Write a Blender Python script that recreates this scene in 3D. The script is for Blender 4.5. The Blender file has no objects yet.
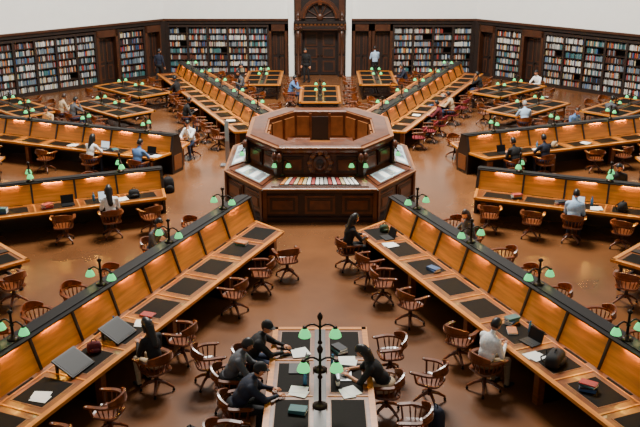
import bpy, math, random
from mathutils import Matrix, Vector, Euler
random.seed(7)
PR=random.Random(11)
scene=bpy.context.scene
COL=scene.collection
rad=math.radians
# ------------------------------------------------------------ materials
MATS={}
def srgb(c):
    return tuple(((x/255)/12.92 if x/255<=0.04045 else ((x/255+0.055)/1.055)**2.4) for x in c)
def mat(name,c,rough=0.5,metal=0.0,emit=None,es=0.0,var=0.0,scale=6.0,grain=False,bump=0.0,coat=0.0,spec=None):
    if name in MATS: return MATS[name]
    m=bpy.data.materials.new(name); m.use_nodes=True
    nt=m.node_tree; b=nt.nodes['Principled BSDF']
    c=srgb(c)
    b.inputs['Base Color'].default_value=(*c,1); b.inputs['Roughness'].default_value=rough
    b.inputs['Metallic'].default_value=metal
    if coat: b.inputs['Coat Weight'].default_value=coat
    if spec is not None: b.inputs['Specular IOR Level'].default_value=spec
    if emit:
        b.inputs['Emission Color'].default_value=(*srgb(emit),1); b.inputs['Emission Strength'].default_value=es
    if var>0:
        tc=nt.nodes.new('ShaderNodeTexCoord'); mp=nt.nodes.new('ShaderNodeMapping')
        nt.links.new(tc.outputs['Object'],mp.inputs['Vector'])
        if grain: mp.inputs['Scale'].default_value=(0.5,6,6)
        nz=nt.nodes.new('ShaderNodeTexNoise'); nz.inputs['Scale'].default_value=scale; nz.inputs['Detail'].default_value=5
        nt.links.new(mp.outputs['Vector'],nz.inputs['Vector'])
        cr=nt.nodes.new('ShaderNodeValToRGB')
        cr.color_ramp.elements[0].position=0.3; cr.color_ramp.elements[1].position=0.7
        cr.color_ramp.elements[0].color=(*[x*(1-var) for x in c],1)
        cr.color_ramp.elements[1].color=(*[min(1,x*(1+var)) for x in c],1)
        nt.links.new(nz.outputs['Fac'],cr.inputs['Fac']); nt.links.new(cr.outputs['Color'],b.inputs['Base Color'])
        if bump>0:
            bp=nt.nodes.new('ShaderNodeBump'); bp.inputs['Strength'].default_value=bump; bp.inputs['Distance'].default_value=0.02
            nt.links.new(nz.outputs['Fac'],bp.inputs['Height']); nt.links.new(bp.outputs['Normal'],b.inputs['Normal'])
    MATS[name]=m; return m
mat('wood_desk',(112,58,16),0.33,var=.35,grain=True,scale=3,coat=.15)
mat('wood_desk_edge',(194,118,36),0.3,var=.2,grain=True,scale=3,coat=.2)
mat('wood_amber_glow',(160,92,12),0.42,emit=(255,150,16),es=0.13,var=.45,grain=True,scale=2.2)  # slight emission paints the lamplight glow into the spine panel wood
mat('wood_dark',(28,15,9),0.4,var=.35,grain=True,scale=3)
mat('wood_cap',(18,12,9),0.45,var=.3,grain=True,scale=3,spec=.25)
mat('wood_dais',(86,43,19),0.3,var=.4,scale=4,coat=.2)
mat('wood_dais_dark',(40,20,11),0.34,var=.3,scale=4,coat=.15)
mat('wood_dais_light',(132,82,44),0.28,var=.25,scale=4)
mat('leather',(17,13,8),0.7,var=.2,scale=20,spec=.08)
mat('leather_line',(122,74,28),0.5)
mat('strip',(255,190,110),0.5,emit=(255,188,66),es=110.0)
mat('brass',(40,29,21),0.35,metal=.7)
mat('shade_green',(60,190,100),0.2,emit=(100,232,135),es=1.25)
mat('bulb',(255,240,200),0.5,emit=(255,215,140),es=45)
mat('chair_wood',(104,52,20),0.28,var=.4,scale=8,coat=.2)
mat('chair_dark',(40,20,11),0.35,var=.3,scale=8)
mat('red_cloth',(110,12,26),0.7,var=.2,scale=20)
mat('metal_dark',(20,18,18),0.4,metal=.7)
mat('floor_mat',(106,66,36),0.25,var=.26,scale=.6,spec=.6)
mat('plaster',(244,245,240),0.8,var=.02,scale=2)
mat('wall_wood',(64,33,15),0.42,var=.3,scale=3)
mat('wall_wood_dark',(25,13,8),0.5,var=.3,scale=3)
mat('shelf_wood',(34,20,13),0.5,var=.2,scale=4)
mat('shelf_back',(7,5,4),0.8)
BOOKC=[(202,200,192),(158,156,150),(150,42,34),(44,76,120),(22,24,32),(96,110,120),(82,42,28),(192,174,130),(50,96,98),(116,124,132),(44,24,22),(166,100,50)]
for i,c in enumerate(BOOKC): mat('book_%d'%i,c,.7)
mat('black_plastic',(10,11,13),.5,spec=.3)
mat('screen',(13,16,20),.5,spec=.2)
mat('screen_lit',(210,225,235),.3,emit=(210,228,240),es=.8)
mat('silver',(160,162,166),.35,metal=.6)
mat('paper',(228,228,222),.8)
mat('paper_blue',(160,182,188),.15)
mat('bottle_blue',(60,120,160),.15); mat('cup_white',(225,222,214),.4)
mat('skin_a',(190,128,94),.55); mat('skin_b',(152,98,68),.55)
mat('hair_black',(12,9,9),.45,var=.3,scale=40); mat('hair_brown',(48,28,18),.45,var=.3,scale=40); mat('hair_grey',(140,135,130),.5,var=.2,scale=40)
mat('eye_white',(225,222,215),.3); mat('eye_dark',(20,15,12),.3); mat('lips',(140,66,60),.5)
mat('cap_black',(12,12,15),.7)
for n,c in dict(black=(13,13,16),navy=(20,27,46),white=(230,231,230),blue=(80,118,170),lightblue=(160,188,215),grey=(78,80,85),beige=(180,156,124),denim=(32,44,70),khaki=(130,110,82),maroon=(84,14,24),green=(40,62,42),shoe=(18,15,14)).items():
    mat('cloth_'+n,c,.85,var=.15,scale=25,bump=.2)
# ------------------------------------------------------------ mesh builder
I4=Matrix.Identity(4)
class MB:
    def __init__(s,M=I4): s.V=[];s.F=[];s.A=[];s.S=[];s.mats=[];s.M=M.copy()
    def mi(s,m):
        if m not in s.mats: s.mats.append(m)
        return s.mats.index(m)
    def add(s,vs,fs,m,smooth=False,M=None):
        T=s.M@M if M is not None else s.M
        o=len(s.V); s.V+= [tuple(T@Vector(v)) for v in vs]
        k=s.mi(m)
        for f in fs: s.F.append([i+o for i in f]); s.A.append(k); s.S.append(smooth)
    def box(s,c,d,m,M=None):
        x,y,z=[a/2 for a in d]
        vs=[(c[0]+i*x,c[1]+j*y,c[2]+k*z) for i in(-1,1) for j in(-1,1) for k in(-1,1)]
        s.add(vs,[(0,1,3,2),(4,6,7,5),(0,4,5,1),(2,3,7,6),(0,2,6,4),(1,5,7,3)],m,M=M)
    def bx(s,x0,x1,y0,y1,z0,z1,m,M=None):
        s.box(((x0+x1)/2,(y0+y1)/2,(z0+z1)/2),(abs(x1-x0),abs(y1-y0),abs(z1-z0)),m,M)
    def hexa(s,b,t,m,M=None):
        n=len(b); vs=list(b)+list(t)
        s.add(vs,[tuple(range(n-1,-1,-1)),tuple(range(n,2*n))]+[(i,(i+1)%n,n+(i+1)%n,n+i) for i in range(n)],m,M=M)
    def prism(s,poly,z0,z1,m,M=None):
        s.hexa([(p[0],p[1],z0) for p in poly],[(p[0],p[1],z1) for p in poly],m,M)
    def tube(s,p0,p1,r0,r1,m,n=8,M=None,smooth=True):
        p0=Vector(p0);p1=Vector(p1);d=(p1-p0)
        if d.length<1e-6:return
        q=d.to_track_quat('Z','Y').to_matrix()
        vs=[];
        for p,r in((p0,r0),(p1,r1)):
            for i in range(n):
                a=2*math.pi*i/n; vs.append(tuple(p+q@Vector((math.cos(a)*r,math.sin(a)*r,0))))
        s.add(vs,[(i,(i+1)%n,n+(i+1)%n,n+i) for i in range(n)],m,smooth,M)
        s.add(vs,[tuple(range(n-1,-1,-1)),tuple(range(n,2*n))],m,False,M)
    def sph(s,c,r,m,n=10,k=7,M=None):
        if not hasattr(r,'__len__'): r=(r,r,r)
        vs=[(c[0],c[1],c[2]-r[2])]
        for j in range(1,k):
            ph=-math.pi/2+math.pi*j/k
            for i in range(n):
                a=2*math.pi*i/n; vs.append((c[0]+r[0]*math.cos(ph)*math.cos(a),c[1]+r[1]*math.cos(ph)*math.sin(a),c[2]+r[2]*math.sin(ph)))
        vs.append((c[0],c[1],c[2]+r[2]));L=len(vs)-1
        fs=[(0,1+(i+1)%n,1+i) for i in range(n)]
        for j in range(k-2):
            for i in range(n): fs.append((1+j*n+i,1+j*n+(i+1)%n,1+(j+1)*n+(i+1)%n,1+(j+1)*n+i))
        fs+=[(L,1+(k-2)*n+i,1+(k-2)*n+(i+1)%n) for i in range(n)]
        s.add(vs,fs,m,True,M)
    def lathe(s,prof,m,n=12,M=None,smooth=True):
        vs=[];fs=[]
        for (r,z) in prof:
            for i in range(n):
                a=2*math.pi*i/n; vs.append((r*math.cos(a),r*math.sin(a),z))
        for j in range(len(prof)-1):
            for i in range(n): fs.append((j*n+i,j*n+(i+1)%n,(j+1)*n+(i+1)%n,(j+1)*n+i))
        fs.append(tuple(range(n-1,-1,-1))); fs.append(tuple(range((len(prof)-1)*n,len(prof)*n)))
        s.add(vs,fs,m,smooth,M)
    def loft(s,rings,m,smooth=False,M=None,cap=True):
        n=len(rings[0]);vs=[p for r in rings for p in r];fs=[]
        for j in range(len(rings)-1):
            for i in range(n): fs.append((j*n+i,j*n+(i+1)%n,(j+1)*n+(i+1)%n,(j+1)*n+i))
        if cap: fs.append(tuple(range(n-1,-1,-1))); fs.append(tuple(range((len(rings)-1)*n,len(rings)*n)))
        s.add(vs,fs,m,smooth,M)
    def sweep(s,path,w,h,m,M=None):
        path=[Vector(p) for p in path];rings=[]
        for i,p in enumerate(path):
            d=(path[min(i+1,len(path)-1)]-path[max(i-1,0)]);d.z=0;d.normalize()
            nrm=Vector((-d.y,d.x,0));ww=w[i] if hasattr(w,'__len__') else w;hh=h[i] if hasattr(h,'__len__') else h
            rings.append([tuple(p+nrm*a*ww/2+Vector((0,0,b*hh/2))) for a,b in((-1,-1),(1,-1),(1,1),(-1,1))])
        s.loft(rings,m,M=M)
    def mesh(s,name):
        me=bpy.data.meshes.new(name); me.from_pydata(s.V,[],s.F)
        for m in s.mats: me.materials.append(MATS[m])
        me.polygons.foreach_set('material_index',s.A); me.polygons.foreach_set('use_smooth',s.S)
        me.update(); return me
    def obj(s,name,M=I4,parent=None):
        o=bpy.data.objects.new(name,s.mesh(name)); COL.objects.link(o)
        if parent: o.parent=parent
        o.matrix_world=M
        return o
def inst(me,name,M):
    o=bpy.data.objects.new(name,me); COL.objects.link(o); o.matrix_world=M; return o
def T(x,y,z=0,rz=0): return Matrix.Translation((x,y,z))@Matrix.Rotation(rz,4,'Z')
# ------------------------------------------------------------ room
R=20.6; C8=R*math.tan(rad(22.5))
b=MB()
fl=[(-C8,R),(-R,C8),(-R,-C8-10),(R,-C8-10),(R,C8),(C8,R)]
b.prism(fl,-.1,0,'floor_mat'); b.obj('floor')
WALLS={}
corners={'back':((-C8,R),(C8,R)),'back_left':((-R,C8),(-C8,R)),'back_right':((C8,R),(R,C8)),'left':((-R,-C8-10),(-R,C8)),'right':((R,C8),(R,-C8-10))}
for n,(a,c) in corners.items():
    a=Vector((*a,0));c=Vector((*c,0));d=(c-a);L=d.length;d.normalize()
    inward=Vector((d.y,-d.x,0))
    M=Matrix(((d.x,inward.x,0,a.x),(d.y,inward.y,0,a.y),(0,0,1,0),(0,0,0,1)))
    WALLS[n]=(M,L)
    b=MB(M)
    b.bx(-.1,L+.1,-.4,-.0,0,2.95,'wall_wood')
    b.bx(-.1,L+.1,-.4,-.0,2.95,7.0,'plaster')
    b.obj('wall_'+n)
    b=MB(M)
    b.bx(0,L,0,.5,2.78,2.95,'wall_wood_dark'); b.bx(0,L,0,.58,2.95,3.05,'wall_wood')
    b.bx(0,L,0,.45,3.05,7.0,'plaster')
    b.bx(.0,.25,.0,.62,0,2.95,'wall_wood_dark');b.bx(L-.25,L,.0,.62,0,2.95,'wall_wood_dark')
    b.obj('trim_'+n)
def bookshelf(wn,t0,t1,depth=.42,H=2.72):
    M,L=WALLS[wn]
    b=MB(M);k=MB(M)
    n=max(1,round((t1-t0)/1.1));w=(t1-t0)/n
    b.bx(t0,t1,.01,.05,0,H,'shelf_back'); b.bx(t0,t1,.01,depth,0,.16,'shelf_wood'); b.bx(t0,t1,.01,depth+.03,H-.12,H,'shelf_wood')
    for i in range(n+1):
        x=t0+i*w; b.bx(x-.055,x+.055,.01,depth+.02,0,H,'shelf_wood')
    ns=7;sh=(H-.28)/ns
    for j in range(ns):
        z=.16+j*sh
        b.bx(t0,t1,.05,depth,z-.017,z+.017,'shelf_wood')
        for i in range(n):
            x=t0+i*w+.065;e=t0+(i+1)*w-.065
            if random.random()<.14: e-=random.random()*.6
            base=random.choice([0,1,None,None,5,9,6,4,8])
            while x<e:
                bw=random.uniform(.03,.065);bh=sh*random.uniform(.58,.84)
                ci=base if (base is not None and random.random()<.5) else random.randrange(12)
                k.bx(x,min(x+bw,e),.08,depth-.06-random.random()*.06,z+.019,z+.019+bh,'book_%d'%ci)
                x+=bw+.003
    o=b.obj('bookshelf'); q=k.obj('books',parent=o)
def wall_door(wn,t0,t1,name):
    M,L=WALLS[wn];b=MB(M);w=t1-t0
    b.bx(t0,t0+.14,0,.46,0,2.75,'wall_wood');b.bx(t1-.14,t1,0,.46,0,2.75,'wall_wood');b.bx(t0,t1,0,.46,2.4,2.75,'wall_wood')
    b.bx(t0+.14,t1-.14,.02,.1,0,2.4,'wall_wood_dark')
    m=(t0+t1)/2
    for s in(-1,1):
        for z0,z1 in((.2,.95),(1.1,2.25)):
            c=m+s*(w/2-.14)/2; hw=(w/2-.14)/2-.08
            b.bx(c-hw,c+hw,.1,.13,z0,z1,'wall_wood'); b.bx(c-hw+.07,c+hw-.07,.13,.15,z0+.07,z1-.07,'wall_wood_dark')
    b.tube((m+.06,.12,1.05),(m+.06,.2,1.05),.03,.03,'brass');b.sph((m+.06,.21,1.05),.04,'brass')
    b.obj(name)
cx=C8
bookshelf('back',cx-8.2,cx-2.8); wall_door('back',cx-2.75,cx-1.75,'door_2')
wall_door('back',cx+1.75,cx+2.75,'door_3'); wall_door('back',cx+2.8,cx+3.9,'door_4'); bookshelf('back',cx+3.95,cx+8.2)
Lw=WALLS['back_left'][1]
bookshelf('back_left',Lw-3.0,Lw-1.45); wall_door('back_left',Lw-4.3,Lw-3.05,'door_5'); bookshelf('back_left',.7,Lw-4.35)
wall_door('back_left',Lw-1.4,Lw-.35,'door_6')
bookshelf('back_right',1.45,3.0); wall_door('back_right',3.05,4.3,'door_7'); bookshelf('back_right',4.35,Lw-.7); wall_door('back_right',.35,1.4,'door_8')
# central portal
M,L=WALLS['back'];b=MB(M)
for s in(-1,1):
    b.bx(cx+s*1.38,cx+s*1.68,.0,.62,0,7,'plaster')
    b.bx(cx+s*.95,cx+s*1.38,.0,.75,0,2.5,'wall_wood_dark')
    b.bx(cx+s*1.0,cx+s*1.3,.75,.82,.3,1.1,'wall_wood');b.bx(cx+s*1.0,cx+s*1.3,.75,.82,1.25,2.35,'wall_wood')
    M2=Matrix.Translation((cx+s*1.16,.86,0)); b.lathe([(.12,.0),(.12,.2),(.075,.28),(.085,.8),(.055,.86),(.065,2.0),(.11,2.2),(.08,2.26),(.13,2.45)],'wall_wood',n=10,M=M2)
    for i in range(5): b.sph((cx+s*(.98+.06*i),.98,2.62+.05*math.sin(i*1.6)),.055,'wall_wood',n=8,k=6)
    M2=Matrix.Translation((cx+s*1.16,.8,2.97)); b.lathe([(.1,0),(.1,.06),(.04,.1),(.11,.25),(.09,.34),(.03,.4),(.04,.46),(.01,.5)],'wall_wood',n=10,M=M2)
b.bx(cx-1.4,cx+1.4,0,.95,2.5,2.85,'wall_wood');b.bx(cx-1.38,cx+1.38,0,1.05,2.85,2.97,'wall_wood_dark')
for i in range(14): b.bx(cx-1.3+i*.2,cx-1.2+i*.2,.95,1.0,2.76,2.84,'wood_dais_light')
b.bx(cx-1.2,cx+1.2,.95,.97,2.56,2.7,'wall_wood_dark')
b.bx(cx-1.38,cx+1.38,0,.6,2.97,7,'wall_wood_dark')
for i in range(12):
    a0=math.pi*i/12;a1=math.pi*(i+1)/12
    for r0,r1,yy in((.78,1.05,.78),(.84,.9,.82)):
        p=[(cx+math.cos(a)*r,3.1+math.sin(a)*r) for r,a in((r0,a0),(r1,a0),(r1,a1),(r0,a1))]
        b.hexa([(x,.6,z) for x,z in p],[(x,yy,z) for x,z in p],'wall_wood' if yy<.8 else 'wood_dais')
for i in range(7):
    a=math.pi*i/6; b.tube((cx,.64,3.12),(cx+math.cos(a)*.8,.64,3.12+math.sin(a)*.8),.03,.03,'wall_wood')
b.sph((cx,.64,3.15),(.2,.1,.2),'wall_wood')
b.bx(cx-.1,cx+.1,.6,.9,3.8,4.25,'wood_dais')
b.bx(cx-1.3,cx+1.3,.6,.8,4.25,4.5,'wall_wood');
for s in(-1,1): b.bx(cx+s*1.0,cx+s*1.3,.6,.74,3.0,4.25,'wall_wood')
b.bx(cx-.95,cx+.95,.02,.3,0,2.5,'wall_wood_dark')
for s in(-1,1):
    b.bx(cx+s*.05,cx+s*.88,.3,.36,.05,2.4,'wall_wood_dark')
    for z0,z1 in((.2,.8),(.95,1.5),(1.6,2.3)):
        b.bx(cx+s*.14,cx+s*.8,.36,.39,z0,z1,'wall_wood');b.bx(cx+s*.22,cx+s*.72,.39,.41,z0+.08,z1-.08,'wall_wood_dark')
    b.sph((cx+s*.1,.42,1.1),.04,'brass')
b.obj('door_1')
# ------------------------------------------------------------ dais
def octo(w,d,fw,fd):
    return [(-fw,-d),(fw,-d),(w,-fd),(w,fd),(fw,d),(-fw,d),(-w,fd),(-w,-fd)]
def ring(P,z): return [(x,y,z) for x,y in P]
def scl(P,dx): return [(x*(1-dx/3.2),y*(1-dx/3.5)) for x,y in P]
O0=octo(2.82,3.3,1.6,1.45); O1=octo(2.2,2.68,1.22,1.22)
b=MB()
b.loft([ring(scl(O0,-.06),0),ring(scl(O0,-.06),.14),ring(scl(O0,.02),.18),ring(scl(O0,.04),.82),ring(scl(O0,-.03),.86),ring(scl(O0,-.06),.96),ring(scl(O0,.0),.99)],'wood_dais_dark',cap=False)
b.loft([ring(O0,.99),ring(O1,1.16)],'wood_dais',cap=False)
b.loft([ring(O1,1.16),ring(scl(O1,.12),1.2),ring(scl(O1,.18),1.78),ring(scl(O1,.02),1.86),ring(scl(O1,-.02),1.93),ring(scl(O1,-.02),2.0)],'wood_dais',cap=False)
O1r=scl(O1,-.02); OI=octo(1.62,2.05,.85,.92)
b.loft([ring(O1r,2.0),ring(OI,2.0)],'wood_dais_light',cap=False)
b.loft([ring(scl(O1r,.16),2.005),ring(scl(O1r,.2),2.03),ring(scl(OI,-.12),2.03),ring(scl(OI,-.08),2.005)],'wood_dais',cap=False)
b.loft([ring(OI,2.0),ring(OI,1.05)],'wood_dais',cap=False)
b.add(ring(OI,1.05),[tuple(range(8))],'wood_dais_light')
def facemat(P0,P1):
    a=Vector((*P0,0));c=Vector((*P1,0));d=(c-a);L=d.length;d.normalize();o=Vector((d.y,-d.x,0))
    m=(a+c)/2
    return Matrix(((d.x,o.x,0,m.x),(d.y,o.y,0,m.y),(0,0,1,0),(0,0,0,1))),L
for i in range(8):
    A=scl(O0,.03);Mf,L=facemat(A[i],A[(i+1)%8])
    n=3 if i in(0,4) else 2
    for j in range(n):
        w=L/n; x0=-L/2+j*w+.1;x1=x0+w-.2
        b.bx(x0,x1,-.02,.03,.24,.78,'wood_dais',M=Mf);b.bx(x0+.07,x1-.07,.03,.05,.31,.71,'wood_dais_dark',M=Mf)
        b.bx(x0+.14,x1-.14,.05,.065,.38,.64,'wood_dais',M=Mf)
    b.bx(-L/2-.02,-L/2+.09,-.05,.09,0,.98,'wood_dais',M=Mf);b.bx(L/2-.09,L/2+.02,-.05,.09,0,.98,'wood_dais',M=Mf)
    b.bx(-L/2-.03,L/2+.03,.02,.1,.95,.985,'wood_dais_light',M=Mf)
    A=scl(O1,.15);Mf,L=facemat(A[i],A[(i+1)%8])
    n=3 if i in (0,4) else 2
    for j in range(n):
        w=L/n; x0=-L/2+j*w+.08;x1=x0+w-.16
        b.bx(x0,x1,-.02,.06,1.26,1.72,'wood_dais_dark',M=Mf);b.bx(x0+.06,x1-.06,.05,.09,1.33,1.65,'wood_dais',M=Mf)
    for s in(-1,1):
        b.bx(s*(L/2)-.08,s*(L/2)+.08,-.08,.14,1.16,1.86,'wood_dais_dark',M=Mf)
        b.sph((s*L/2,.16,1.72),(.09,.09,.14),'wood_dais',M=Mf)
    Mi,Li=facemat(OI[i],OI[(i+1)%8])
    for j in range(2):
        w=Li/2;x0=-Li/2+j*w+.08;b.bx(x0,x0+w-.16,-.05,.0,1.2,1.85,'wood_dais_light',M=Mi)
    a0,a1=O0[i],O0[(i+1)%8];c0,c1=O1[i],O1[(i+1)%8]
    def P(u,v,dz):
        x=(a0[0]*(1-u)+a1[0]*u)*(1-v)+(c0[0]*(1-u)+c1[0]*u)*v
        y=(a0[1]*(1-u)+a1[1]*u)*(1-v)+(c0[1]*(1-u)+c1[1]*u)*v
        return (x,y,.99+.17*v+dz)
    def slab(u0,u1,v0,v1,z0,z1,m):
        q=[(u0,v0),(u1,v0),(u1,v1),(u0,v1)]
        b.hexa([P(*t,z0) for t in q],[P(*t,z1) for t in q],m)
    slab(.06,.94,.1,.9,0,.03,'wood_dais')
    if i in(0,):
        slab(.12,.88,.14,.86,.03,.035,'leather')
        for t in range(18):
            u=.13+t*.0412; slab(u,u+.031,.22,.78,.035,.055,random.choice(['book_0','book_7','book_1','book_7','book_2','paper','wood_desk_edge']))
    elif i in(1,7):
        slab(.16,.84,.16,.84,.03,.035,'paper_blue')
        for t in range(4):
            u=.2+t*.155; slab(u,u+.12,.25,.74,.035,.04,random.choice(['paper','paper','silver']))
    elif i in (2,6):
        slab(.1,.9,.2,.8,.03,.035,'paper_blue')
        for t in range(4):
            u=.16+t*.19; slab(u,u+.12,.3,.7,.035,.04,random.choice(['paper','book_5','book_9']))
for s in(-1,1):
    b.bx(s*.35,s*1.0,-.5,.3,1.06,1.5,'wood_dais_dark');b.bx(s*.32,s*1.03,-.53,.33,1.5,1.54,'wood_dais')
b.bx(-.28,.28,1.95,2.04,1.06,1.85,'wall_wood_dark')
for s in(-1,1): b.bx(s*.28,s*.36,1.93,2.04,1.06,1.95,'wood_dais')
dais=b.obj('central_octagonal_dais')
b=MB(); y0=-2.62
b.sph((0,y0,1.52),(.22,.1,.26),'wood_dais'); b.sph((0,y0-.06,1.54),(.12,.08,.15),'wood_dais_dark')
for s in(-1,1):
    for i in range(7):
        a=i/6*2.6; b.sph((s*(.22+.08*math.sin(a*1.5)),y0,1.28+.09*i),(.08,.06,.07),'wood_dais_light' if i%2 else 'wood_dais')
    b.tube((s*.1,y0,1.82),(s*.3,y0,1.7),.05,.03,'wood_dais')
b.sph((0,y0,1.86),(.09,.07,.1),'wood_dais_light')
b.obj('carved_ornament')
# ------------------------------------------------------------ lamps
def lamp_mesh(name,h,sh,arm,wb=.11,k=.85):
    b=MB()
    b.lathe([(wb,0),(wb,.02),(wb*.6,.04),(.035,.07),(.026,.1),(.024,h*.45),(.045,h*.48),(.024,h*.52),(.022,h*.86),(.045,h*.9),(.05,h*.94),(.012,h)],'brass',n=10)
    for s in(-1,1):
        pts=[]
        for i in range(6):
            t=i/5; pts.append((0,s*arm*t,sh+.13*k+.07*math.sin(t*math.pi)))
        for i in range(5): b.tube(pts[i],pts[i+1],.016,.016,'brass',n=6)
        Ms=Matrix.Translation((0,s*arm,sh))@Matrix.Scale(k,4)
        b.lathe([(.03,.16),(.045,.125)],'brass',M=Ms)
        b.lathe([(.028,.13),(.05,.105),(.085,.05),(.105,-.01),(.11,-.03),(.1,-.03),(.08,.04),(.045,.09)],'shade_green',n=14,M=Ms)
        b.sph((0,0,.01),.035,'bulb',M=Ms)
    return b.mesh(name)
desk_lamp=lamp_mesh('desk_lamp',.55,.17,.25)
table_lamp=lamp_mesh('table_lamp',1.1,.68,.26,.13,1.0)
small_lamp=lamp_mesh('desk_lamp',.5,.26,.18,.09,.7)
for (x,y,r) in((-1.1,-2.66,rad(90)),(1.1,-2.66,rad(90)),(-2.2,-1.25,rad(135)),(2.2,-1.25,rad(45)),(-1.2,2.7,rad(90)),(1.2,2.7,rad(90))):
    inst(small_lamp,'desk_lamp',T(x,y,1.17,r)@Matrix.Scale(1.1,4))
# ------------------------------------------------------------ radial desks
SEAT=1.15; R1=18.3
def desk_mesh(R0,ch,h,qs,qa,qb,sg):
    """qs spine centre, qa near edge, qb far edge distance, sg sign of near side"""
    b=MB()
    for near in(1,0):
        s=sg if near else -sg
        C=qs*sg
        W=(qa-qs) if near else (qb+qs)
        def Q(t): return C+s*t
        poly=[(R0,Q(.15)),(R1,Q(.15)),(R1,Q(W)),(R0+ch,Q(W))]
        if s<0: poly=poly[::-1]
        b.prism(poly,.71,.75,'wood_desk')
        b.bx(R0+ch,R1,Q(W-.08),Q(W+.02),.70,.765,'wood_desk_edge')
        b.bx(R0+ch*.3,R1,Q(.40),Q(.43),.75,.76,'wood_desk_edge')
        b.hexa([(R0-.02,Q(.2),.7),(R0+.06,Q(.2),.7),(R0+ch+.06,Q(W),.7),(R0+ch-.02,Q(W),.7)],[(R0-.02,Q(.2),.765),(R0+.06,Q(.2),.765),(R0+ch+.06,Q(W),.765),(R0+ch-.02,Q(W),.765)],'wood_desk_edge')
        b.bx(R0+ch+.1,R1-.05,Q(W-.14),Q(W-.1),.6,.71,'wood_dark')
        ph=h-.05
        for i in range(12):
            c=R0+.7+ch*.3+SEAT*i
            if c+.5>R1: break
            b.bx(c-.42,c+.42,Q(.50),Q(W-.18),.75,.757,'leather_line')
            b.bx(c-.395,c+.395,Q(.525),Q(W-.205),.757,.760,'leather')
            b.bx(c-.3,c+.3,Q(.33),Q(.385),.75,.757,'leather')
            b.bx(c+SEAT/2-.02,c+SEAT/2+.02,Q(.43),Q(W-.08),.75,.762,'wood_desk_edge')
            x=c+SEAT/2
            b.hexa([(x-.025,Q(.08),.76),(x+.025,Q(.08),.76),(x+.025,Q(.33),.76),(x-.025,Q(.33),.76)],[(x-.025,Q(.08),ph),(x+.025,Q(.08),ph),(x+.025,Q(.14),ph),(x-.025,Q(.14),ph)],'wood_dark')
            b.bx(c-.24,c+.24,Q(.12),Q(.14),ph-.018,ph-.002,'strip')
        for i in range(6):
            x=R0+ch+.25+i*(R1-R0-ch-.5)/5
            b.bx(x-.04,x+.04,Q(.15),Q(W-.18),.06,.71,'wood_dark'); b.bx(x-.06,x+.06,Q(.15),Q(W-.14),0,.08,'wood_dark')
            b.bx(x-.07,x+.07,Q(W-.25),Q(W-.11),0,.71,'wood_desk')
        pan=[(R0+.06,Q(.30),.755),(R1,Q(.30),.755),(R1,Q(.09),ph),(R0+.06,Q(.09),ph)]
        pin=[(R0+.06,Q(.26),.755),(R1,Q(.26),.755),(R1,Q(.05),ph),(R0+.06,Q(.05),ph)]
        b.hexa(pan,pin,'wood_amber_glow')
    C=qs*sg
    b.bx(R0,R1,C-.15,C+.15,.0,.75,'wood_dark')
    b.bx(R0-.02,R1+.02,C-.2,C+.2,h-.05,h-.02,'wood_cap');b.bx(R0-.04,R1+.04,C-.1,C+.1,h-.02,h,'wood_cap')
    b.hexa([(R0-.02,C-.34,0),(R0+.06,C-.34,0),(R0+.06,C+.34,0),(R0-.02,C+.34,0)],[(R0-.02,C-.34,.76),(R0+.06,C-.34,.76),(R0+.06,C+.34,.76),(R0-.02,C+.34,.76)],'wood_dark')
    b.hexa([(R0-.02,C-.33,.76),(R0+.06,C-.33,.76),(R0+.06,C+.33,.76),(R0-.02,C+.33,.76)],[(R0-.02,C-.18,h-.05),(R0+.06,C-.18,h-.05),(R0+.06,C+.18,h-.05),(R0-.02,C+.18,h-.05)],'wood_dark')
    b.bx(R0-.04,R0-.02,C-.24,C+.24,.12,.62,'wood_desk')
    return b.mesh('reading_desk')
DP={7:(5.5,.5,1.4,.17,1.5,.6,1),0:(5.5,.5,1.4,.17,1.5,.6,-1),
    6:(5.15,.15,1.32,.3,1.5,.8,1),1:(5.15,.15,1.32,.3,1.5,.8,-1),
    5:(5.1,.15,1.32,.3,1.5,.8,1),2:(5.1,.15,1.32,.3,1.5,.8,-1),
    4:(5.0,.15,1.3,.0,1.25,1.25,1),3:(5.0,.15,1.3,.0,1.25,1.25,-1)}
AK=[rad(-67.5+45*k) for k in range(8)]
def loc(k,r,q):
    a=AK[k]; return r*math.cos(a)-q*math.sin(a), r*math.sin(a)+q*math.cos(a)
def facing(k,q):
    a=AK[k]; s=1 if q>0 else -1
    d=(math.sin(a)*s,-math.cos(a)*s); return math.atan2(d[1],d[0])-math.pi/2
for k in range(8):
    P_=DP[k]
    inst(desk_mesh(*P_),'reading_desk',T(0,0,0,AK[k]))
    for i in range(5):
        x,y=loc(k,P_[0]+1.15+2.47*i,P_[3]*P_[6])
        if P_[0]+1.15+2.47*i>R1-.2: continue
        inst(desk_lamp if k in(0,7,1,6) else small_lamp,'desk_lamp',T(x,y,P_[2],AK[k]))
def nearside(k): return DP[k][6]>0
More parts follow.
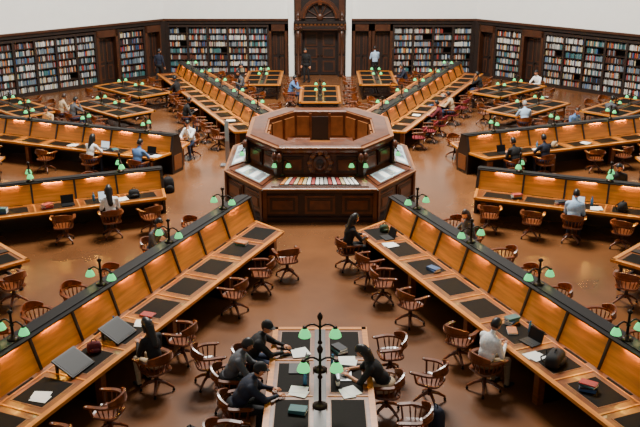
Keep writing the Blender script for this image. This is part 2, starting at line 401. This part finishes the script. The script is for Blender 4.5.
# ------------------------------------------------------------ small tables
def table_mesh():
    b=MB();hw=.875;hl=1.85
    b.bx(-hw,hw,-hl,hl,.71,.75,'wood_desk'); 
    for s in(-1,1):
        b.bx(s*(hw-.08),s*(hw+.02),-hl-.02,hl+.02,.70,.765,'wood_desk_edge'); b.bx(-hw,hw,s*(hl-.08),s*(hl+.02),.70,.765,'wood_desk_edge')
        b.bx(s*(hw-.16),s*(hw-.12),-hl+.12,hl-.12,.58,.71,'wood_dark'); b.bx(-hw+.12,hw-.12,s*(hl-.16),s*(hl-.12),.58,.71,'wood_dark')
        for i in range(3):
            c=-1.2+1.2*i
            b.bx(s*.16,s*.74,c-.5,c+.5,.75,.757,'leather_line');b.bx(s*.18,s*.72,c-.48,c+.48,.757,.76,'leather')
            b.bx(s*.12,s*.8,c+.585,c+.615,.75,.762,'wood_desk_edge')
        for t in(-1,1):
            M2=Matrix.Translation((s*(hw-.16),t*(hl-.18),0))
            b.lathe([(.05,0),(.05,.06),(.035,.1),(.05,.3),(.035,.5),(.055,.58),(.055,.71)],'wood_dark',n=8,M=M2)
    b.bx(-.1,.1,-hl+.1,hl-.1,.75,.775,'wood_dark')
    b.bx(-.03,.03,-hl+.2,hl-.2,.2,.28,'wood_dark')
    for t in(-1,1): b.bx(-hw+.16,hw-.16,t*(hl-.2),t*(hl-.16),.2,.28,'wood_dark')
    return b.mesh('reading_table')
TM=table_mesh()
TABLES=[]
def table(x,y,rz,lamps=True):
    inst(TM,'reading_table',T(x,y,0,rz));TABLES.append((x,y,rz))
    if lamps:
        for t in(-.75,.6):
            M=T(x,y,0,rz)@Matrix.Translation((0,t,.775))@Matrix.Rotation(rad(90),4,'Z'); inst(small_lamp,'desk_lamp',M)
table(0,-13.22,0,lamps=False)
for y in(-13.0,-14.15): inst(table_lamp,'table_lamp',T(0,y,.775,rad(90)))
for k in range(1,8):
    a=rad(-90+45*k); rz=a+math.pi/2
    rr=12.2 if k!=4 else 11.4
    table(rr*math.cos(a),rr*math.sin(a),rz)
    if k in(3,4,5):
        for s in(-1,1):
            x=14.9*math.cos(a)-s*2.75*math.sin(a);y=14.9*math.sin(a)+s*2.75*math.cos(a)
            if k==4: y+=.5
            table(x,y,rz,lamps=True)
# ------------------------------------------------------------ chairs
def chair_mesh(red=False):
    b=MB();w='chair_wood';d='chair_dark'
    def sup(a,bb,z,n=20,oy=0):
        P=[]
        for i in range(n):
            t=2*math.pi*i/n;c,s=math.cos(t),math.sin(t)
            P.append((a*math.copysign(abs(c)**.55,c),bb*math.copysign(abs(s)**.55,s)+oy,z))
        return P
    b.loft([sup(.22,.21,.425),sup(.25,.235,.435),sup(.255,.24,.455),sup(.245,.23,.472),sup(.2,.19,.462)],'red_cloth' if red else w,smooth=False)
    path=[]
    for i in range(17):
        t=rad(-20+220*i/16)
        path.append((.30*math.cos(t),-.30*math.sin(t)+.02,.69))
    path=[(.285,.24,.675)]+path[1:-1]+[(-.285,.24,.675)]
    b.sweep(path,.075,.035,w)
    cp=[];hh=[]
    for i in range(11):
        t=rad(30+120*i/10);cp.append((.30*math.cos(t),-.31*math.sin(t)+.02,.75+.02*math.sin((i/10)*math.pi)));hh.append(.06+.11*math.sin(i/10*math.pi))
    b.sweep(cp,.035,hh,'red_cloth' if red else w)
    for i in range(11):
        t=rad(-8+196*i/10)
        top=(.295*math.cos(t),-.295*math.sin(t)+.02,.68);bo=(.22*math.cos(t),-.205*math.sin(t)+.01,.465)
        mid=tuple((a+c)/2 for a,c in zip(top,bo))
        b.tube(bo,mid,.009,.016,w,n=6);b.tube(mid,top,.016,.009,w,n=6)
    for s in(-1,1):
        b.tube((s*.225,.17,.465),(s*.28,.2,.68),.02,.017,w,n=6); b.sph((s*.285,.25,.678),(.045,.04,.02),w,n=8,k=5)
    b.tube((0,0,.43),(0,0,.36),.11,.05,d,n=10);b.tube((0,0,.37),(0,0,.17),.035,.05,d,n=10)
    for i in range(4):
        a=rad(45+90*i);c,s=math.cos(a),math.sin(a)
        pts=[(.03*c,.03*s,.22),(.16*c,.16*s,.17),(.3*c,.3*s,.075)]
        b.tube(pts[0],pts[1],.035,.03,w,n=6);b.tube(pts[1],pts[2],.03,.022,w,n=6)
        b.tube((.3*c,.3*s,.08),(.3*c,.3*s,.045),.012,.012,'metal_dark',n=6)
        b.sph((.3*c,.3*s,.028),(.028,.028,.028),'metal_dark',n=8,k=5)
    return b.mesh('swivel_armchair')
CM=chair_mesh();CR=chair_mesh(True)
CH=[]
def chair(x,y,rz,red=False): inst(CR if red else CM,'swivel_armchair',T(x,y,0,rz));CH.append((x,y))
# ------------------------------------------------------------ people
def dist_seg(p,a,bb):
    d=bb-a;L=d.length_squared
    t=0 if L<1e-9 else max(0,min(1,(p-a).dot(d)/L)); return (p-(a+d*t)).length
def person(name,x,y,rz,pose='sit',lean=.3,shirt='cloth_black',pants='cloth_denim',hair='hair_black',hs='short',skin='skin_a',arms=None,yaw=None,pitch=-15,sleeve=True,cap=False,vox=.016,female=False,bulk=1.1):
    V=Vector
    if arms is None: arms=PR.choice(['desk','desk',('desk','chin'),('chin','desk'),'phone'])
    if yaw is None: yaw=PR.uniform(-28,28)
    B=MB();segs=[]
    bk=bulk*(.94 if female else 1)
    def cap_(a,c,r0,r1,m,k=None):
        k=bk if k is None else k
        r0*=k;r1*=k
        B.tube(a,c,r0,r1,'skin_a',n=14);B.sph(a,r0,'skin_a',n=14,k=10);B.sph(c,r1,'skin_a',n=14,k=10)
        segs.append((V(a),V(c),(r0+r1)/2,m))
    def ell(c,r,m,M=None):
        r=tuple(t*bk for t in r[:2])+(r[2],)
        B.sph(c,r,'skin_a',n=18,k=12,M=M); segs.append((V(c),V(c),min(r)*1.1,m))
    fem=.93 if female else 1.0
    if pose=='sit':
        hz=.60; hip=V((0,-.02,hz)); l=lean
        ch=V((0,.0+.28*l,hz+.36-.06*l)); nb=V((0,.0+.38*l,hz+.52-.11*l)); nk=nb+V((0,.03+.05*l,.08)); hd=nk+V((0,.045+.03*l,.12))
        for s in(-1,1):
            kn=V((s*.13,.42,.55));an=V((s*.14,.40+.04*s,.10))
            cap_((s*.09,.02,hz-.02),tuple(kn),.088,.062,pants);cap_(tuple(kn),tuple(an),.058,.04,pants)
            cap_(tuple(an+V((0,-.03,-.055))),tuple(an+V((0,.15,-.065))),.042,.034,'cloth_shoe',1)
    else:
        hz=.92; hip=V((0,0,hz)); l=lean
        ch=V((0,.18*l,hz+.36)); nb=V((0,.24*l,hz+.53)); nk=nb+V((0,.02,.07)); hd=nk+V((0,.03,.13))
        for s in(-1,1):
            st=.10*s if pose=='walk' else .03*s
            kn=V((s*.1,st+.03,.49));an=V((s*.11,st*1.6-.02,.09))
            cap_((s*.085,0,hz-.03),tuple(kn),.088,.06,pants);cap_(tuple(kn),tuple(an),.056,.04,pants)
            cap_(tuple(an+V((0,-.03,-.045))),tuple(an+V((0,.15,-.055))),.042,.034,'cloth_shoe',1)
    mid=(hip+ch)/2
    tilt=math.atan2(ch.y-hip.y,ch.z-hip.z)
    def TR(p): return Matrix.Translation(p)@Matrix.Rotation(-tilt,4,'X')
    ell((0,0,0),(.165,.125,.13),pants,TR(hip)); segs[-1]=(hip,hip,.13,pants)
    ell((0,0,0),(.145*fem,.108,.19),shirt,TR(mid)); segs[-1]=(mid+(hip-mid)*.3,mid,.13,shirt)
    ell((0,0,0),(.175*fem,.118,.21),shirt,TR(ch)); segs[-1]=(ch,nb,.14,shirt)
    cap_(tuple(nb),tuple(nk),.055,.05,skin,1)
    sw=.19*fem
    shs=nb+V((0,-.01,-.055))
    cap_((-sw+.02,shs.y,shs.z),(sw-.02,shs.y,shs.z),.066,.066,shirt)
    hands=[]
    for s in(-1,1):
        sh=V((s*sw,shs.y,shs.z))
        am=arms if isinstance(arms,str) else arms[0 if s<0 else 1]
        if am=='desk': el=V((s*.27,sh.y+.16,sh.z-.22)); wr=V((s*.12,max(sh.y+.36,.43),.81))
        elif am=='far': el=V((s*.26,sh.y+.22,sh.z-.17)); wr=V((s*.14,sh.y+.42,.82))
        elif am=='chin': el=V((s*.2,sh.y+.26,.84)); wr=V((s*.07,hd.y+.11,hd.z-.19))
        elif am=='phone': el=V((s*.23,sh.y+.08,sh.z-.27)); wr=V((s*.09,sh.y+.3,sh.z-.17))
        elif am=='side': el=V((s*.25,sh.y-.03,sh.z-.28)); wr=V((s*.26,sh.y+.06,sh.z-.52))
        else: el=V((s*.24,sh.y+.03,sh.z-.27)); wr=V((s*.15,sh.y+.26,sh.z-.36))
        cap_(tuple(sh),tuple(el),.056,.046,shirt); 
        fm=shirt if sleeve else skin
        cap_(tuple(el),tuple(wr),.043,.03,fm,1.1 if sleeve else 1); hands.append((el,wr,s))
    ob=B.obj('tmp_body'); md=ob.modifiers.new('r','REMESH');md.mode='VOXEL';md.voxel_size=vox
    sm=ob.modifiers.new('s','SMOOTH');sm.factor=.5;sm.iterations=5
    dg=bpy.context.evaluated_depsgraph_get(); dg.update(); ev=ob.evaluated_get(dg); me=bpy.data.meshes.new_from_object(ev)
    b=MB()
    vs=[v.co.copy() for v in me.vertices]
    groups={}
    for p in me.polygons:
        c=V(p.center);best=min(segs,key=lambda g:dist_seg(c,g[0],g[1])-g[2]); groups.setdefault(best[3],[]).append(tuple(p.vertices))
    b.V=[tuple(v) for v in vs]
    for m,fs in groups.items():
        k=b.mi(m)
        for f in fs: b.F.append(list(f));b.A.append(k);b.S.append(True)
    bpy.data.objects.remove(ob,do_unlink=True); bpy.data.meshes.remove(me)
    for el,wr,s in hands:
        d=(wr-el).normalized()
        up=V((0,0,1)); 
        if abs(d.z)>.8: up=V((0,1,0))
        X=d.cross(up).normalized();Z=X.cross(d).normalized()
        Mh=Matrix(((X.x,d.x,Z.x,wr.x),(X.y,d.y,Z.y,wr.y),(X.z,d.z,Z.z,wr.z),(0,0,0,1)))
        b.sph((0,.05,0),(.042,.058,.019),skin,n=10,k=6,M=Mh)
        for i,(fx,fl_) in enumerate(((-.03,.06),(-.01,.072),(.01,.068),(.029,.052))):
            p0=(fx,.085,0);p1=(fx*1.15,.085+fl_*.5,-.008);p2=(fx*1.15,.085+fl_*.9,-.03)
            b.tube(p0,p1,.0098,.0088,skin,n=6,M=Mh);b.tube(p1,p2,.0088,.007,skin,n=6,M=Mh);b.sph(p2,.0075,skin,n=6,k=4,M=Mh)
        b.tube((-s*.03,.03,0),(-s*.058,.06,-.008),.012,.0105,skin,n=6,M=Mh);b.tube((-s*.058,.06,-.008),(-s*.06,.09,-.018),.0105,.008,skin,n=6,M=Mh)
    MH=Matrix.Translation(hd)@Matrix.Rotation(rad(yaw),4,'Z')@Matrix.Rotation(rad(pitch),4,'X')@Matrix.Scale(1.05,4)
    def headshape(sc,cond,m,n=22,k=16):
        vs=[];fs=[]
        for j in range(k+1):
            ph=-math.pi/2+math.pi*j/k
            for i in range(n):
                a=2*math.pi*i/n
                x=math.cos(ph)*math.cos(a);yy=math.cos(ph)*math.sin(a);z=math.sin(ph)
                jx=1-.28*max(0,-z)**1.3; X=x*.077*jx;Y=yy*.097*(1-.12*max(0,-z))+(.012*max(0,-z));Z=z*.118
                vs.append((X*sc,Y*sc,Z*sc))
        for j in range(k):
            for i in range(n):
                f=(j*n+i,j*n+(i+1)%n,(j+1)*n+(i+1)%n,(j+1)*n+i)
                c=[sum(vs[q][t] for q in f)/4 for t in range(3)]
                if cond(c): fs.append(f)
        b.add(vs,fs,m,True,MH)
    headshape(1,lambda c:True,skin)
    b.loft([[(-.013,.09,-.02),(.013,.09,-.02),(.0,.098,.0)],[(-.015,.088,-.03),(.015,.088,-.03),(.0,.122,-.025)],[(-.008,.088,-.036),(.008,.088,-.036),(0,.1,-.036)]],skin,True,M=MH)
    for s in(-1,1):
        b.sph((s*.03,.084,.005),(.013,.009,.008),'eye_white',n=8,k=5,M=MH);b.sph((s*.03,.091,.005),(.006,.004,.006),'eye_dark',n=6,k=4,M=MH)
        b.tube((s*.016,.094,.024),(s*.044,.084,.024),.004,.003,hair,n=5,M=MH)
        b.sph((s*.077,.0,-.005),(.01,.018,.028),skin,n=8,k=6,M=MH)
    b.sph((0,.088,-.056),(.022,.008,.006),'lips',n=8,k=5,M=MH)
    headshape(1.12,lambda c:(c[2]>.055) or (c[1]<.015 and c[2]>-.06) ,hair)
    if hs=='long':
        IM=MH.inverted()
        b.sph((0,-.05,-.02),(.09,.072,.12),hair,n=12,k=9,M=MH)
        e=tuple(IM@V((0,nb.y-.1,nb.z-.14)))
        b.tube((0,-.05,-.03),e,.088,.07,hair,n=12,M=MH); b.sph(e,(.072,.055,.08),hair,n=10,k=7,M=MH)
        for s in(-1,1): b.tube((s*.075,.0,.02),(s*.085,-.01,-.13),.03,.024,hair,n=8,M=MH)
    elif hs=='bun': b.sph((0,-.11,.05),.045,hair,n=10,k=7,M=MH)
    if cap:
        headshape(1.2,lambda c:c[2]>.035,'cap_black')
        vs=[];nn=9
        for i in range(nn):
            a=rad(20+140*i/(nn-1)); vs.append((.085*math.cos(a),.095*math.sin(a),.045))
        for i in range(nn):
            a=rad(20+140*i/(nn-1)); vs.append((.09*math.cos(a),.095*math.sin(a)+.07*math.sin(math.pi*i/(nn-1)),.035))
        b.add(vs+[(v[0],v[1],v[2]+.008) for v in vs],[(i,i+1,nn+i+1,nn+i) for i in range(nn-1)]+[(2*nn+i,3*nn+i,3*nn+i+1,2*nn+i+1) for i in range(nn-1)]+[(nn+i,nn+i+1,3*nn+i+1,3*nn+i) for i in range(nn-1)],'cap_black',M=MH)
    return b.obj(name,T(x,y,0,rz))
OCC={}
def seat_person(k,r,q,name='seated_reader',fr=0,**kw):
    x,y=loc(k,r,q); rz=facing(k,q)+rad(fr)
    chair(x,y,rz,kw.pop('red',False)); person(name,x,y,rz,**kw)
    OCC.setdefault((k,q>0),[]).append(r)
seat_person(7,12.6,2.0,'seated_woman',fr=-20,lean=.25,hs='long',shirt='cloth_black',pants='cloth_beige',female=True,vox=.014,arms='phone',pitch=-25,yaw=0)
seat_person(0,12.6,-1.98,'seated_man',lean=.25,shirt='cloth_white',pants='cloth_khaki',vox=.014,arms='phone',pitch=-30,fr=10,skin='skin_b',bulk=1.2,yaw=0)
seat_person(0,6.45,-1.95,'seated_woman',lean=.25,hs='long',shirt='cloth_black',pants='cloth_black',female=True,vox=.014,bulk=1.2,arms='desk',yaw=0)
seat_person(0,7.2,1.1,lean=.3,hs='long',shirt='cloth_grey',hair='hair_brown',female=True)
seat_person(7,7.9,-1.1,lean=.3,shirt='cloth_grey')
seat_person(6,6.9,2.0,lean=.1,shirt='cloth_white',pants='cloth_black',hs='long',female=True)
seat_person(1,8.05,-1.95,lean=.3,shirt='cloth_lightblue',pants='cloth_navy',bulk=1.2)
seat_person(2,6.15,-1.85,lean=.4,shirt='cloth_black');seat_person(2,7.3,-1.85,lean=.25,shirt='cloth_navy')
seat_person(5,5.65,1.85,lean=.4,shirt='cloth_blue');seat_person(5,7.5,1.85,lean=.4,shirt='cloth_white',hs='long',female=True)
seat_person(5,5.6,-1.5,lean=.3,shirt='cloth_white')
seat_person(5,11.8,-1.5,lean=.3,shirt='cloth_beige')
seat_person(2,11.0,1.5,lean=.3,shirt='cloth_blue',hair='hair_brown')
seat_person(1,8.9,1.5,lean=.3,shirt='cloth_black',bulk=1.25)
seat_person(3,9.95,-1.8,lean=.3,shirt='cloth_beige',red=True);seat_person(3,7.95,-1.8,lean=.2,shirt='cloth_maroon',pants='cloth_black',red=True)
seat_person(3,15.1,-1.85,lean=.3,shirt='cloth_black')
seat_person(4,8.8,2.2,lean=.3,shirt='cloth_black')
seat_person(4,14.0,-1.9,lean=.3,shirt='cloth_grey')
person('standing_man',2.9,18.9,rad(20),pose='stand',lean=.1,shirt='cloth_lightblue',pants='cloth_black',arms='phone')
person('standing_man',-.7,18.2,rad(150),pose='stand',lean=.1,shirt='cloth_black',pants='cloth_black',arms='side')
person('standing_man',-8.3,17.9,rad(-20),pose='walk',lean=.1,shirt='cloth_navy',pants='cloth_black',arms='side')
def tp(x,y,tx,ty,name='seated_reader',red=False,**kw):
    rz=math.atan2(ty-y,tx-x)-math.pi/2
    chair(x,y,rz,red);person(name,x,y,rz,**kw)
tp(-9.9,7.3,-8.6,8.6,lean=.3,shirt='cloth_grey');tp(-10.55,8.0,-9.3,9.2,lean=.3,shirt='cloth_beige',hair='hair_brown')
tp(8.0,6.5,8.0,8.0,lean=.3,shirt='cloth_lightblue',hair='hair_grey')
tp(-1.35,12.3,0,12.3,lean=.3,shirt='cloth_blue')
tp(-4.1,15.6,-2.8,15.6,lean=.3,shirt='cloth_black')
tp(10.3,13.8,9.0,12.9,lean=.3,shirt='cloth_white')
tp(-6.4,12.1,-7.7,12.9,lean=.3,shirt='cloth_black')
tp(-13.6,7.55,-12.6,8.5,lean=.3,shirt='cloth_white');tp(11.6,7.55,12.6,8.5,lean=.3,shirt='cloth_grey')
tp(4.2,15.4,2.8,15.4,lean=.3,shirt='cloth_navy')
# front table group
tp(-1.3,-12.3,0,-12.35,'seated_man',lean=.6,shirt='cloth_black',pants='cloth_denim',cap=True,vox=.013,arms='far',pitch=-15,yaw=-30,bulk=1.28)
tp(-1.6,-12.98,0,-13.0,'seated_man',lean=.6,shirt='cloth_grey',pants='cloth_black',vox=.013,arms='desk',pitch=-25,yaw=15,skin='skin_b',bulk=1.25)
tp(-1.38,-13.85,0,-13.7,'seated_man',lean=.7,shirt='cloth_navy',pants='cloth_black',cap=True,vox=.013,arms=('desk','far'),pitch=-25,yaw=5,bulk=1.3)
tp(1.15,-13.2,0,-13.1,'seated_woman',lean=.8,shirt='cloth_black',pants='cloth_beige',hs='long',vox=.013,arms='desk',pitch=-40,yaw=0,female=True,bulk=1.25,sleeve=False)
chair(1.32,-11.85,rad(100));chair(1.95,-12.8,rad(60));chair(1.5,-14.25,rad(85));chair(-2.05,-12.2,rad(-70)) 
chair(-1.5,-14.75,rad(-95));chair(1.4,-15.1,rad(90))
explicit={(7,True):[(7.0,2.05,-50),(7.95,1.85,20),(9.2,1.8,0),(11.45,1.85,5),(14.1,2.05,10),(15.3,1.9,0)],
          (0,False):[(7.5,-1.9,10),(8.5,-2.0,-20),(9.7,-1.95,15),(11.5,-1.85,30),(15.6,-2.15,-20)]}
for k in range(8):
    for side in(True,False):
        if (k,side) in explicit:
            for r,q,j in explicit[(k,side)]:
                x,y=loc(k,r,q);chair(x,y,facing(k,q)+rad(j))
            continue
        edge=DP[k][4] if side==nearside(k) else DP[k][5]
        for i in range(11):
            r=DP[k][0]+.7+SEAT*i
            if r>17.8: continue
            if any(abs(r-o)<.8 for o in OCC.get((k,side),[])): continue
            if random.random()<.07: continue
            q=(1 if side else -1)*(edge+random.uniform(.34,.6))
            x,y=loc(k,r,q)
            chair(x,y,facing(k,q)+rad(random.uniform(-28,28)),red=(k==3 and not side and r<12))
for n_,(x,y,rz) in enumerate(TABLES):
    if n_==0: continue
    M=T(x,y,0,rz)
    for s in(-1,1):
        for t in(-1.2,0,1.2):
            if random.random()<.15: continue
            p=M@Vector((s*1.35,t,0))
            if any(math.hypot(c[0]-p.x,c[1]-p.y)<.75 for c in CH): continue
            chair(p.x,p.y,rz+(rad(90) if s>0 else rad(-90))+rad(random.uniform(-25,25)))
# ------------------------------------------------------------ desk items
def laptop_mesh(lit=True,body='silver'):
    b=MB();b.bx(-.17,.17,-.12,.12,0,.018,body);b.bx(-.14,.14,-.03,.09,.018,.021,'black_plastic')
    M2=Matrix.Translation((0,.12,.015))@Matrix.Rotation(rad(-15),4,'X')
    b.bx(-.17,.17,0,.012,0,.23,body,M=M2);b.bx(-.16,.16,-.003,0,.012,.215,'screen_lit' if lit else 'screen',M=M2)
    return b.mesh('laptop')
LS=laptop_mesh();LB=laptop_mesh(False,'black_plastic')
def on_desk(me,name,k,r,q,z=.762,fr=0):
    x,y=loc(k,r,q); return inst(me,name,T(x,y,z,facing(k,q)+rad(fr)))
on_desk(LB,'laptop',0,12.55,-1.0,fr=10);on_desk(LS,'laptop',6,6.9,1.15);on_desk(LS,'laptop',1,8.05,-1.15);on_desk(LB,'laptop',0,6.7,-1.0)
on_desk(LB,'laptop',5,5.65,1.1);on_desk(LS,'laptop',5,7.5,1.1);on_desk(LB,'laptop',2,6.15,-1.1);on_desk(LB,'laptop',6,7.9,1.1)
inst(LS,'laptop',T(.42,-13.2,.762,rad(90)));inst(LB,'laptop',T(-.42,-12.95,.762,rad(-90)))
b=MB()
M2=Matrix.Translation((0,-.2,.02))@Matrix.Rotation(rad(28),4,'X')
b.bx(-.3,.3,-.02,.46,0,.03,'black_plastic',M=M2);b.bx(-.27,.27,.02,.43,.03,.034,'screen',M=M2)
for s in(-1,1): b.bx(s*.2,s*.24,.14,.18,0,.17,'black_plastic')
b.bx(-.3,.3,-.22,-.18,0,.05,'black_plastic')
RS=b.mesh('sloped_reading_stand')
on_desk(RS,'sloped_reading_stand',7,12.3,.98);on_desk(RS,'sloped_reading_stand',7,13.6,.98)
def bag(name,x,y,z,rz,m,sx=.3,sy=.18,sz=.3):
    b=MB()
    def rr(sx,sy,z): 
        return [(sx/2*math.copysign(abs(math.cos(t))**.5,math.cos(t)),sy/2*math.copysign(abs(math.sin(t))**.5,math.sin(t)),z) for t in [2*math.pi*i/16 for i in range(16)]]
    b.loft([rr(sx*.9,sy*.9,0),rr(sx,sy,.04),rr(sx,sy,sz*.6),rr(sx*.85,sy*.8,sz*.88),rr(sx*.5,sy*.5,sz)],m,True)
    b.sph((0,-sy*.5,sz*.32),(sx*.36,.05,sz*.22),m)
    for s in(-1,1):
        pts=[(s*sx*.25,sy*.45,sz*.85),(s*sx*.3,sy*.75,sz*.6),(s*sx*.28,sy*.7,sz*.25),(s*sx*.25,sy*.45,sz*.08)]
        for i in range(3): b.tube(pts[i],pts[i+1],.014,.014,'black_plastic',n=6)
    pts=[(-.05,0,sz*.97),(-.03,0,sz+.05),(.03,0,sz+.05),(.05,0,sz*.97)]
    for i in range(3): b.tube(pts[i],pts[i+1],.01,.01,'black_plastic',n=6)
    b.obj(name,T(x,y,z,rz))
x,y=loc(0,13.35,-1.05);bag('backpack',x,y,.764,1.0,'cloth_black',.5,.28,.22)
x,y=loc(7,12.95,.95);bag('handbag',x,y,.764,.4,'cloth_maroon',.26,.16,.2)
x,y=loc(6,6.1,1.1);bag('backpack',x,y,.764,.4,'cloth_black',.3,.2,.22)
bag('backpack',-4.75,-.55,0,.4,'cloth_black',.34,.24,.5)
bag('backpack',-2.1,-14.3,0,.9,'cloth_black',.36,.24,.46)
bag('backpack',1.95,-13.6,0,2.2,'cloth_navy',.34,.22,.42)
x,y=loc(0,6.25,-.85);bag('handbag',x,y,.764,.4,'cloth_green',.22,.16,.17)
x,y=loc(2,8.2,-1.1);bag('handbag',x,y,.764,.9,'cloth_beige',.26,.16,.2)
x,y=loc(1,9.2,-1.1);bag('backpack',x,y,.764,.9,'cloth_black',.32,.2,.24)
def pile(x,y,z,rz,n=None):
    b=MB();zz=0
    for i in range(n or PR.randint(1,4)):
        h=PR.uniform(.02,.05);M2=Matrix.Rotation(PR.uniform(-.3,.3),4,'Z')
        w_=PR.uniform(.08,.1)
        b.bx(-w_,w_,-.14,.14,zz,zz+.004,'book_%d'%PR.randrange(12),M=M2);b.bx(-w_+.006,w_-.006,-.134,.134,zz+.004,zz+h-.004,'paper',M=M2);c_='book_%d'%PR.choice([2,3,6,8,11,4])
        b.bx(-w_,w_,-.14,.14,zz+h-.004,zz+h,c_,M=M2);b.bx(-w_-.004,-w_,-.14,.14,zz,zz+h,c_,M=M2);zz+=h
    b.obj('book_pile',T(x,y,z,rz))
def papers(x,y,z,rz):
    b=MB();b.bx(-.105,.105,-.15,.15,0,.004,'paper');b.bx(-.0,.21,-.13,.17,.004,.007,'paper',M=Matrix.Rotation(.2,4,'Z'));b.obj('paper_sheets',T(x,y,z,rz))
b=MB();b.lathe([(.03,0),(.036,.01),(.036,.14),(.03,.17),(.014,.19),(.014,.21),(.018,.212),(.018,.23),(.0,.232)],'bottle_blue',n=12);BOT=b.mesh('water_bottle')
b=MB();b.lathe([(.028,0),(.03,.005),(.04,.095),(.037,.095),(.03,.02)],'cup_white',n=12);b.lathe([(.036,.07),(.036,.075)],'leather',n=12);b.lathe([(.042,.093),(.042,.1),(.036,.108)],'black_plastic',n=12);CUP=b.mesh('coffee_cup')
for k,r,q in((0,12.05,-1.05),(1,7.6,-1.1),(6,8.45,1.15),(2,6.7,-1.1),(5,7.0,1.1),(3,9.9,-.9),(0,11.75,-.85),(7,11.3,1.0),(0,14.3,-1.1),(6,9.6,1.1),(1,6.4,-1.1),(7,7.2,.95),(0,8.9,-.95),(3,12,-.9),(4,9,.9),(4,12,-.9)):
    x,y=loc(k,r,q);pile(x,y,.764,PR.random()*3)
for k,r,q in((0,12.97,-1.25),(1,8.5,-1.2),(6,6.5,1.2),(5,5.4,1.2),(2,7.4,-1.2),(7,11.7,1.15),(0,7.1,-1.15),(7,14.6,1.1),(1,10,-1.1),(6,10.2,1.1),(4,7.0,.85),(3,7.9,-.85),(2,9.5,-1.1),(5,8.8,1.1)):
    x,y=loc(k,r,q);papers(x,y,.764,facing(k,q)+PR.uniform(-.3,.3))
for k,r,q in((0,12.2,-.75),(7,12.0,.7),(6,7.2,1.0),(1,8.4,-.9),(2,7.6,-.95),(5,6.1,.95)):
    on_desk(BOT,'water_bottle',k,r,q,.764)
papers(-.35,-13.75,.766,1.2);papers(.45,-13.75,.766,.3);pile(.35,-12.3,.766,.5,2);papers(-.4,-12.4,.766,.2);papers(.5,-12.72,.766,1.4);pile(-.35,-14.3,.766,1.3,2)
inst(CUP,'coffee_cup',T(.3,-13.5,.764));inst(CUP,'coffee_cup',T(-.22,-12.65,.764));inst(BOT,'water_bottle',T(.22,-12.85,.764));inst(BOT,'water_bottle',T(-.25,-13.45,.764))
b=MB();b.bx(-.25,.25,-.15,.15,0,.06,'silver');b.bx(-.07,.07,-.03,.03,.06,1.6,'silver');b.bx(-.06,.06,-.04,-.03,.9,1.55,'paper_blue');b.obj('information_stand',T(-3.2,2.4,0,0))
# ------------------------------------------------------------ light + camera
w=bpy.data.worlds.new('World');scene.world=w;w.use_nodes=True
w.node_tree.nodes['Background'].inputs[0].default_value=(1.0,.965,.91,1);w.node_tree.nodes['Background'].inputs[1].default_value=.3
def area(name,loc_,size,e,c,rot=(0,0,0)):
    l=bpy.data.lights.new(name,'AREA');l.energy=e;l.size=size;l.color=c;l.shape='DISK';o=bpy.data.objects.new(name,l);o.location=loc_;o.rotation_euler=rot;COL.objects.link(o)
area('dome_skylight',(0,3,19),8,14500,(1,.955,.88))
cd=bpy.data.cameras.new('camera');cd.sensor_width=36;cd.lens=849/640*36
co=bpy.data.objects.new('camera',cd);co.location=(0,-26,8.2);co.rotation_euler=(rad(90-19.3),0,0);COL.objects.link(co);scene.camera=co
